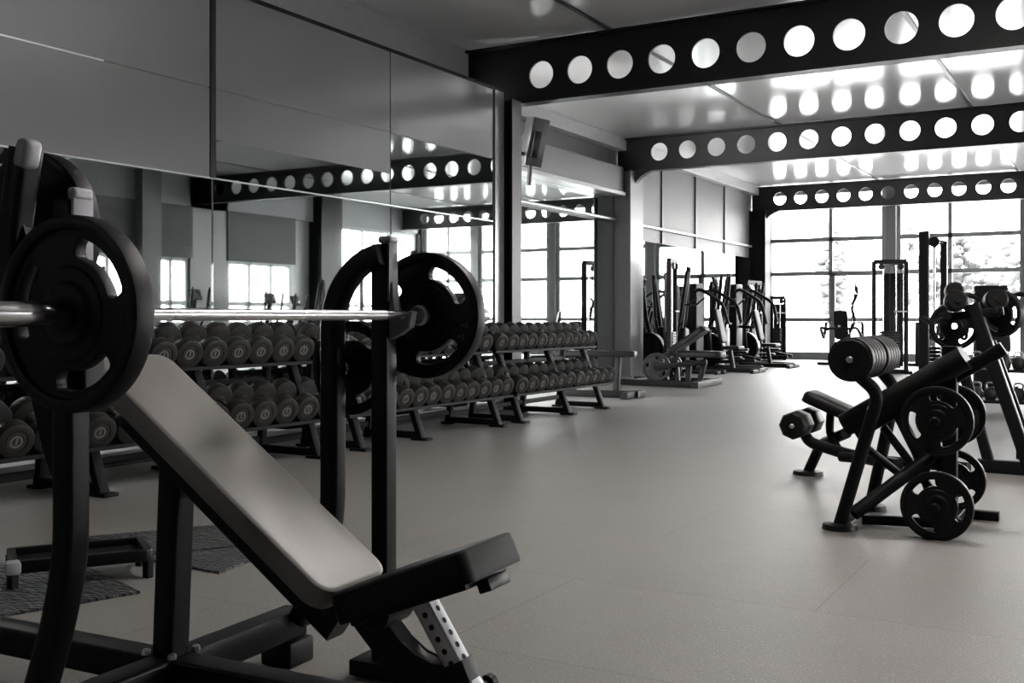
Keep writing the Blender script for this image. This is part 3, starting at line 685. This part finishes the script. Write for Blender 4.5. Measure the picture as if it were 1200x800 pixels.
mb = MB(); mb.cyl(ap+V((-.16, -.14, -.09)), ap+V((-.16, .55, -.09)), .025); mb.cyl(ap+V((.14, -.05, -.05)), ap+V((.14, .5, -.05)), .025); mb.bar(ap+V((-.22, 0, -.1)), ap+V((.2, 0, -.05)), .06, .06); mb.build('cross_axle', M['frame2'], af)
for q, r in (((-.10, -.12, .02), .075), ((-.17, .35, .10), .065), ((.12, .3, .03), .08)):
    MB().lathe([(0, -.07), (r*.8, -.07), (r, -.05), (r, .05), (r*.8, .07), (.02, .07), (.02, .09), (0, .09)], ap+V(q), (.3, -1, .1), 22).build('shoulder_roller', M['vinyl_dark'], af)
mb = MB(); mb.sweep(fillet([ap+V((-.16, .0, -.09)), ap+V((-.27, -.06, -.14)), ap+V((-.31, -.2, -.10))], .05), circ(.02)); mb.build('grip_handle', M['rubber'], af)
weight_plate(ao+ap+V((-.14, .12, -.16)), (.25, -1, 0), .175, 'dark plate loaded low on the left axle end of the A-frame machine', 'plates on the A-frame machine', .5)
weight_plate(ao+ap+V((.14, .42, -.07)), (-.5, -1, 0), .175, 'dark plate on the right axle of the A-frame machine, behind its strut', 'plates on the A-frame machine', 1.1)

# ------------------------------------------------------------------ far machines: builders
def tower(name, lab, x, y, w, h, rot, group=None, dark='frame2', d=.3, shroud=0., sx0=.16):
    t = thing(name, lab, 'cable machine', (x, y, 0), rot, group)
    for s in (-1, 1):
        MB().bar((s*w/2, 0, .02), (s*w/2, 0, h), .07, .09, up=(0, 1, 0)).build('post', M[dark], t)
    mb = MB(); mb.bar((-w/2, 0, h), (w/2, 0, h), .08, .09); mb.build('top_bar', M[dark], t)
    mb = MB(); mb.bar((-w/2-.05, 0, .04), (w/2+.05, 0, .04), .1, .08)
    for s in (-1, 1): mb.bar((s*w/2, -d, .03), (s*w/2, d, .03), .07, .06)
    mb.build('base', M[dark], t)
    for s in (-1, 1): MB().tube([(s*w*.2, .02, .06), (s*w*.2, .02, h-.03)], .014, 10).build('guide_rod', M['chrome'], t)
    mb = MB()
    for k in range(14): mb.box((0, .02, .13+.052*k), (w*.62, .14, .046), bev=.004)
    mb.build('weight_stack', M['frame'], t)
    for q in (-.12, .12): MB().cyl((q*w/.4, -.09, h-.1), (q*w/.4, -.05, h-.1), .06, 18).build('pulley', M['rubber'], t)
    if shroud: MB().box((w*sx0, .13, h*.48), (w*shroud, .03, h*.84), bev=.008).build('stack_cover', M['frame'], t)
    mb = MB(); mb.tube(fillet([(0, .02, .85), (0, .02, h-.07), (w*.3, -.07, h-.05), (w*.3, -.07, 1.25)], .05), .007, 8); mb.build('cable', M['frame'], t)
    MB().tube([(w*.3-.13, -.07, 1.22), (w*.3+.13, -.07, 1.22)], .016, 10).build('handle', M['steel'], t)
    return t
def shroud_machine(name, lab, x, y, h, rot, group=None, cover=True):
    """selectorised machine: covered stack, seat, back pad, two lever arms"""
    t = thing(name, lab, 'gym machine', (x, y, 0), rot, group)
    if cover: MB().box((0, .35, h/2), (.46, .2, h), bev=.03, seg=3).build('stack_cover', M['frame2'], t)
    mb = MB(); mb.bar((0, .45, .05), (0, -1.0, .05), .1, .09); mb.bar((-.4, -.95, .035), (.4, -.95, .035), .08, .07); mb.bar((-.4, .42, .035), (.4, .42, .035), .08, .07); mb.build('base', M['frame2'], t)
    MB().sweep([(0, -.45, .06), (0, -.38, .45)], rrect(.08, .08, .01), (0, 1, 0)).build('seat_post', M['frame2'], t)
    MB().pad(.42, .36, .07, Matrix.Translation((0, -.45, .46)), r=.06).build('seat', M['vinyl_dark'], t)
    MB().pad(.7, .32, .07, basis((0, -.14, .92), (0, .22, 1), (0, -1, .22)), r=.07).build('backrest', M['vinyl_dark'], t)
    mb = MB(); mb.bar((0, .28, .9), (0, -.1, .88), .06, .06); mb.build('back_bracket', M['frame2'], t)
    for s in (-1, 1):
        mb = MB(); mb.sweep(fillet([(s*.2, .3, h-.18), (s*.42, .1, h-.12), (s*.45, -.38, h-.42), (s*.42, -.48, .98)], .12), circ(.036)); am = mb.build('lever_arm', M['frame2'], t)
        MB().tube([(s*.42, -.48, .98), (s*.30, -.5, .98)], .022, 12).build('hand_grip', M['rubber'], am)
    mb = MB(); mb.bar((-.27, .3, h-.15), (.27, .3, h-.15), .06, .06); mb.build('top_bar', M['frame2'], t)
    return t
def elliptical(name, lab, x, y, rot, group=None, h=1.72):
    t = thing(name, lab, 'cross trainer', (x, y, 0), rot, group)
    mb = MB(); mb.bar((0, -.75, .05), (0, .8, .05), .12, .08); mb.bar((-.3, -.72, .03), (.3, -.72, .03), .08, .06); mb.bar((-.3, .75, .03), (.3, .75, .03), .08, .06); mb.build('base', M['frame2'], t)
    mb = MB(); mb.cyl((-.11, .42, .42), (.11, .42, .42), .36, 28, .03); mb.build('flywheel_cover', M['frame'], t)
    mb = MB(); mb.sweep([(0, .52, .4), (0, .34, 1.1), (0, .26, h-.2)], rrect(.09, .1, .03), (0, 1, 0)); mb.build('mast', M['frame2'], t)
    mb = MB(); mb.box((0, .24, h-.12), (.34, .06, .26), Matrix.Rotation(-.4, 4, 'X'), bev=.02); c = mb.build('console', M['frame2'], t)
    MB().box((0, .2, h-.115), (.24, .01, .16), Matrix.Rotation(-.4, 4, 'X'), bev=.003).build('screen', M['screen'], c)
    for s in (-1, 1):
        mb = MB(); mb.sweep(fillet([(s*.2, .3, .35), (s*.24, .34, .9), (s*.24, .12, 1.25), (s*.26, .05, h)], .15), circ(.038)); am = mb.build('swing_arm', M['frame2'], t)
        MB().tube([(s*.252, .085, h-.2), (s*.262, .04, h+.05)], .026, 12).build('hand_grip', M['rubber'], am)
        mb = MB(); mb.sweep([(s*.2, .35, .28+.12*s), (s*.2, -.65, .22)], rrect(.05, .06, .01)); mb.build('pedal_arm', M['frame2'], t)
        MB().box((s*.2, -.18, .32+.05*s), (.15, .36, .05), bev=.02).build('pedal', M['rubber'], t)
    return t
def climber(name, lab, x, y, rot, group=None, h=2.0):
    """tall narrow machine: leaning mast with side rails and a pedal block"""
    t = thing(name, lab, 'gym machine', (x, y, 0), rot, group)
    mb = MB(); mb.bar((0, -.6, .04), (0, .6, .04), .12, .08); mb.bar((-.35, -.5, .03), (.35, -.5, .03), .08, .06); mb.bar((-.35, .5, .03), (.35, .5, .03), .08, .06); mb.build('base', M['frame2'], t)
    mb = MB(); mb.sweep([(0, .4, .06), (0, .12, h)], rrect(.12, .09, .03), (0, 1, 0)); mb.build('mast', M['frame2'], t)
    for s in (-1, 1):
        mb = MB(); mb.sweep(fillet([(s*.28, .5, .06), (s*.2, .25, 1.0), (s*.08, .14, h-.1)], .2), circ(.038)); mb.build('side_rail', M['frame2'], t)
        MB().box((s*.16, -.1, .3+.1*s), (.14, .32, .06), bev=.02).build('pedal', M['rubber'], t)
        MB().sweep(fillet([(s*.06, .2, 1.35), (s*.3, .05, 1.35), (s*.3, -.12, 1.5)], .06), circ(.02)).build('handle', M['rubber'], t)
    mb = MB(); mb.box((0, .32, .55), (.34, .35, .7), bev=.06, seg=3); mb.build('housing', M['frame'], t)
    return t

# along the recessed wall, front to back
GW, GF = 'machines along the recessed wall', 'machines by the far windows'
tower('cable_tower', 'cable tower just past the grey column, against the recessed mirror', -7.45, 19.0, .5, 2.18, PI/2+.15, GW, shroud=.55)
climber('climber_machine', 'tall leaning climber machine beside the near cable tower', -7.3, 19.85, PI/2+.1, GW, 2.1)
elliptical('cross_trainer', 'dark cross trainer right of the tall climber machine', -7.2, 21.55, PI/2, GW, 1.95)
climber('climber_machine', 'second leaning climber machine, among the cross trainers', -7.3, 22.3, PI/2, GW, 2.05)
elliptical('cross_trainer', 'cross trainer with raised arms in front of the frame tower', -7.2, 23.98, PI/2, GW, 1.85)
tower('cable_tower', 'wide frame tower before the far dark column', -7.8, 25.3, .75, 1.95, PI/2-.15, GW)
shroud_machine('lever_machine', 'covered lever machine between the climber machine and the first cross trainer', -7.25, 20.7, 1.8, PI/2, GW)
shroud_machine('lever_machine', 'covered lever machine among the cross trainers, before the frame tower', -7.2, 23.12, 1.85, PI/2, GW)
# by the far windows
tower('weight_tower', 'narrow covered weight tower standing alone in the corner by the far windows', at(910, 418, 27.45).x, 27.45, .42, 1.62, .25, GF, shroud=.9, sx0=0)
tower('cable_tower', 'wide cable tower in front of the thick window post', -3.98, 21.8, .62, 2.2, .45, GF, shroud=.62)
shroud_machine('lever_machine', 'small seated machine by the window behind the roller bench', -5.75, 25.3, 1.0, PI, GF, cover=False)
shroud_machine('lever_machine', 'low machine beside the window between tower and tall rig', -3.6, 25.3, 1.0, PI*.3, GF)
shroud_machine('lever_machine', 'dark weight stack machine right of the tall rig', -1.62, 17.0, 1.58, .3, GF)
# across the hall, seen in the mirrors
GM = 'machines by the opposite windows'
elliptical('cross_trainer', 'cross trainer reflected in the mirror left of the grey pillar', 5.3, 17.4, -PI/2, GM, 1.75)
elliptical('cross_trainer', 'cross trainer reflected in the mirror, left in the wide window', 5.3, 19.8, -PI/2+.2, GM, 1.7)
elliptical('cross_trainer', 'cross trainer reflected in the mirror, middle of the wide window', 5.2, 20.7, -PI/2-.1, GM, 1.65)
climber('climber_machine', 'tall machine reflected in the mirror at the right of the wide window', 5.2, 21.6, -PI/2, GM, 2.1)
tower('cable_tower', 'cable tower reflected in the mirror beside the black pillar', 4.8, 22.3, .6, 2.2, PI/2, GM)
# wavy rope hung beside the door
t = thing('battle_rope', 'dark hanging rope beside the glazed door, left of the cable tower', 'rope', (-5.3, 24.5, 0))
mb = MB(); top = at(1003, 335, 24.5)-V((-5.3, 24.5, 0))
pts = [top+V((.05*math.sin(q*1.3)-.012*q, 0, -.13*q)) for q in range(15)]
mb.sweep(fillet(pts, .06), circ(.035, 8)); mb.build('rope_strand', M['frame2'], t)
mb = MB(); mb.bar((pts[-1].x, pts[-1].y, .02), (top.x, top.y, top.z+.12), .03, .03, up=(0, 1, 0)); mb.box((pts[-1].x, pts[-1].y, .02), (.4, .4, .04), bev=.01); mb.tube(fillet([(top.x, top.y, top.z+.1), (top.x+.02, top.y, top.z+.14), top], .02), .01, 8); mb.build('stand', M['silver'], t)
# tall rig: two uprights with pulleys
YR = 15.0
rg = thing('tall_rig', 'tall black two-post cable rig behind the A-frame machine', 'cable machine', (-2.2, YR, 0))
go = V((-2.2, YR, 0))
def C(u, v, Y=YR): return at(u, v, Y)-go
a = C(1083, 271); MB().bar((a.x, 0, .02), (a.x, 0, a.z), .125, .12, .012, up=(0, 1, 0)).build('post', M['frame2'], rg)
b = C(1106, 283, YR+.5); MB().bar((b.x, b.y, .02), (b.x, b.y, b.z), .085, .09, .012, up=(0, 1, 0)).build('post', M['frame2'], rg)
c = C(1094, 276); MB().tube([(c.x, .1, .1), (c.x, .1, c.z-.05)], .02, 10).build('guide_rod', M['chrome'], rg)
MB().cyl((c.x, .03, c.z-.08), (c.x, .08, c.z-.08), .07, 20).build('pulley', M['rubber'], rg)
mb = MB(); mb.bar((a.x, 0, a.z-.06), (b.x, b.y, b.z-.03), .05, .06); mb.bar((a.x-.1, 0, .04), (b.x+.1, b.y, .04), .12, .08); mb.bar((a.x-.1, -.4, .03), (a.x-.1, .6, .03), .1, .06); mb.build('base', M['frame2'], rg)
mb = MB()
for k in range(12): mb.box((c.x, .1, .14+.05*k), (.16, .12, .044), bev=.004)
mb.build('weight_stack', M['frame'], rg)
MB().tube(fillet([(c.x, .1, .75), (c.x, .1, c.z-.05), (c.x+.03, .02, c.z-.1), (c.x+.03, .02, 1.3)], .03), .007, 8).build('cable', M['frame'], rg)

# cushioned plate-loaded bench near the wall
ub = thing('leg_bench', 'low plate-loaded bench with raised cushions on a long floor frame', 'exercise bench', (-6.2, 16.2, 0))
uo = V((-6.2, 16.2, 0))
def D(u, v, Y): return at(u, v, Y)-uo
e0, e1, e2 = V((-7.28, 15.99, .05))-uo, V((-5.75, 15.66, .05))-uo, V((-5.81, 16.84, .05))-uo
mb = MB(); mb.bar(e0, e1, .1, .09); mb.bar(V((e0.x, e2.y, .05)), e2, .1, .09); mb.bar(e1+V((0, -.05, 0)), e2+V((0, .08, 0)), .12, .1); mb.bar(V((e0.x+.3, e0.y, .05)), V((e0.x+.3, e2.y, .05)), .08, .08); mb.build('base', M['frame2'], ub)
for i, u in enumerate((775, 792, 808, 826)):
    p = D(u, 422, 16.2); q = D(u+6-4*i, 447, 16.2); q.z = .08
    MB().sweep([p, q], rrect(.08, .09, .015), (0, 1, 0)).build('leg', M['frame2'], ub)
p = D(805, 413, 16.2); mb = MB(); mb.pad(.75, .4, .1, Matrix.Translation((p.x+.24, p.y, p.z-.07)), r=.1); mb.build('seat', M['vinyl_dark'], ub)
p = D(795, 412, 16.2); mb = MB(); mb.pad(.75, .36, .1, basis((p.x+.1, p.y+.25, p.z+.14), (.75, 0, .5), (-.5, 0, .75)), r=.1); mb.build('backrest', M['vinyl_dark'], ub)
p = D(770, 430, 16.0); mb = MB(); mb.bar((p.x, -.3, p.z), (p.x+.8, -.1, p.z+.1), .07, .08); mb.cyl((p.x, -.35, p.z), (p.x, .5, p.z), .025); mb.build('lever_arm', M['frame2'], ub)
weight_plate(uo+V((p.x, -.22, p.z)), (.2, -1, 0), .23, 'dark plate on the left end of the cushioned leg bench', 'plates on the leg bench', .3, .06)
weight_plate(uo+V((p.x, .32, p.z)), (.0, -1, 0), .23, 'second plate on the leg bench, behind its front plate', 'plates on the leg bench', .8, .06)
# flat bench beyond the last rack
fb = thing('flat_bench', 'flat padded bench just beyond the last dumbbell rack', 'weight bench', (-6.35, 13.3, 0))
mb = MB(); mb.pad(1.15, .3, .08, Matrix.Translation((0, 0, .56)) @ Matrix.Rotation(.25, 4, 'Z'), r=.05); mb.build('seat', M['vinyl_dark'], fb)
mb = MB(); mb.bar((-.5, -.1, .05), (.62, .1, .05), .12, .09); mb.bar((.55, -.25, .05), (.55, .35, .05), .1, .09); mb.build('base', M['frame2'], fb)
for s in (-.3, .3): MB().bar((s, s*.2, .08), (s*1.1, s*.2, .56), .08, .07, up=(0, 1, 0)).build('leg', M['frame2'], fb)
# low storage rack of dumbbells behind the A-frame
LRX, LRY = -1.35, 13.6
lr = thing('storage_rack', 'low two-shelf rack of small weights behind the plate storage post', 'dumbbell rack', (LRX, LRY, 0))
for z in (.12, .48):
    MB().box((0, 0, z), (1.1, .4, .03), bev=.005).build('shelf', M['frame2'], lr)
for sx_ in (-.55, .55): MB().bar((sx_, 0, 0), (sx_, 0, .62), .06, .3, up=(0, 1, 0)).build('leg', M['frame2'], lr)
kt = None
for z, tier in ((.135, 'bottom'), (.495, 'top')):
    for k in range(7):
        if kt is None:
            kt = bpy.data.objects.new('kettlebell', None); COL.objects.link(kt)
            MB().lathe([(0, 0), (.05, 0), (.065, .02), (.075, .07), (.06, .125), (.03, .145), (0, .147)], n=18).build('bell', M['rubber_head'], kt)
            MB().tube(fillet([(-.04, 0, .12), (-.05, 0, .2), (.05, 0, .2), (.04, 0, .12)], .035), .012, 10).build('handle', M['steel'], kt)
            o = kt
        else: o = dup(kt)
        o.location = (LRX-.45+.15*k, LRY, z)
        tag(o, 'small dark kettlebell, %s from the left on the %s shelf of the low rack' % (ORD[k], tier), 'kettlebell', 'kettlebells on the %s shelf of the low rack' % tier)

# ------------------------------------------------------------------ light
def emit(name, col, st):
    m = bpy.data.materials.new(name); m.use_nodes = True; b = m.node_tree.nodes['Principled BSDF']
    b.inputs['Base Color'].default_value = (.8, .8, .8, 1); b.inputs['Emission Color'].default_value = (*col, 1); b.inputs['Emission Strength'].default_value = st; return m
M['lamp'] = emit('lamp_diffuser', (1, .95, .91), 22.0)  # two lamps out of view, added to light the bench pad and mid floor
for x, y, lab in ((.2, 4.3, 'short linear ceiling lamp added out of view over the near open floor'), (-1.2, 6.0, 'long linear ceiling lamp added out of view over the middle floor')):
    t = thing('added_ceiling_lamp', 'white ' + lab, 'lamp', (x, y, CEIL), 0, 'added linear ceiling lamps')
    ln = .7 if 'short' in lab else 1.6
    MB().box((0, 0, -.03), (ln, .3, .06), bev=.01).build('housing', M['trim'], t)
    MB().box((0, 0, -.066), (ln-.06, .24, .012), bev=.003).build('diffuser', M['lamp'], t)
w = bpy.data.worlds.new('sky'); scene.world = w; w.use_nodes = True
nt = w.node_tree; bg = nt.nodes['Background']
tc = nt.nodes.new('ShaderNodeTexCoord'); sx3 = nt.nodes.new('ShaderNodeSeparateXYZ'); cr = nt.nodes.new('ShaderNodeValToRGB')
nt.links.new(tc.outputs['Generated'], sx3.inputs[0]); nt.links.new(sx3.outputs['Z'], cr.inputs[0]); nt.links.new(cr.outputs[0], bg.inputs[0])
cr.color_ramp.elements[0].color = (1, .985, .965, 1); cr.color_ramp.elements[1].color = (.93, .95, .97, 1)
bg.inputs['Strength'].default_value = 4.0
def portal(x, y, z, sx_, sy_, rot):
    l = bpy.data.lights.new('window_portal', 'AREA'); l.shape = 'RECTANGLE'; l.size = sx_; l.size_y = sy_; l.cycles.is_portal = True
    o = bpy.data.objects.new('window_portal', l); COL.objects.link(o); o.location = (x, y, z); o.rotation_euler = rot
portal((W2+RX)/2, YB+.15, 2.0, RX-W2, 3.9, (-PI/2, 0, 0))
portal(RX+.3, (YF+YB)/2, 2.0, 3.7, YB-YF, (0, PI/2, 0))

# ------------------------------------------------------------------ camera
cam = bpy.data.cameras.new('camera'); co = bpy.data.objects.new('camera', cam); COL.objects.link(co)
co.location = (0, 0, CAMH); co.rotation_euler = (PI/2, 0, PI/6)
cam.sensor_width = 36; cam.lens = 36*F/1200; cam.shift_y = -(400-HY)/1200
cam.clip_start = .05; cam.clip_end = 500
scene.camera = co
vs = scene.view_settings; vs.view_transform = 'Standard'; vs.look = 'None'; vs.gamma = 1; vs.use_curve_mapping = False
vs.exposure = 2.9
cy = scene.cycles
cy.max_bounces = 10; cy.diffuse_bounces = 4; cy.glossy_bounces = 6; cy.transparent_max_bounces = 12; cy.sample_clamp_indirect = 6
cy.use_denoising = True
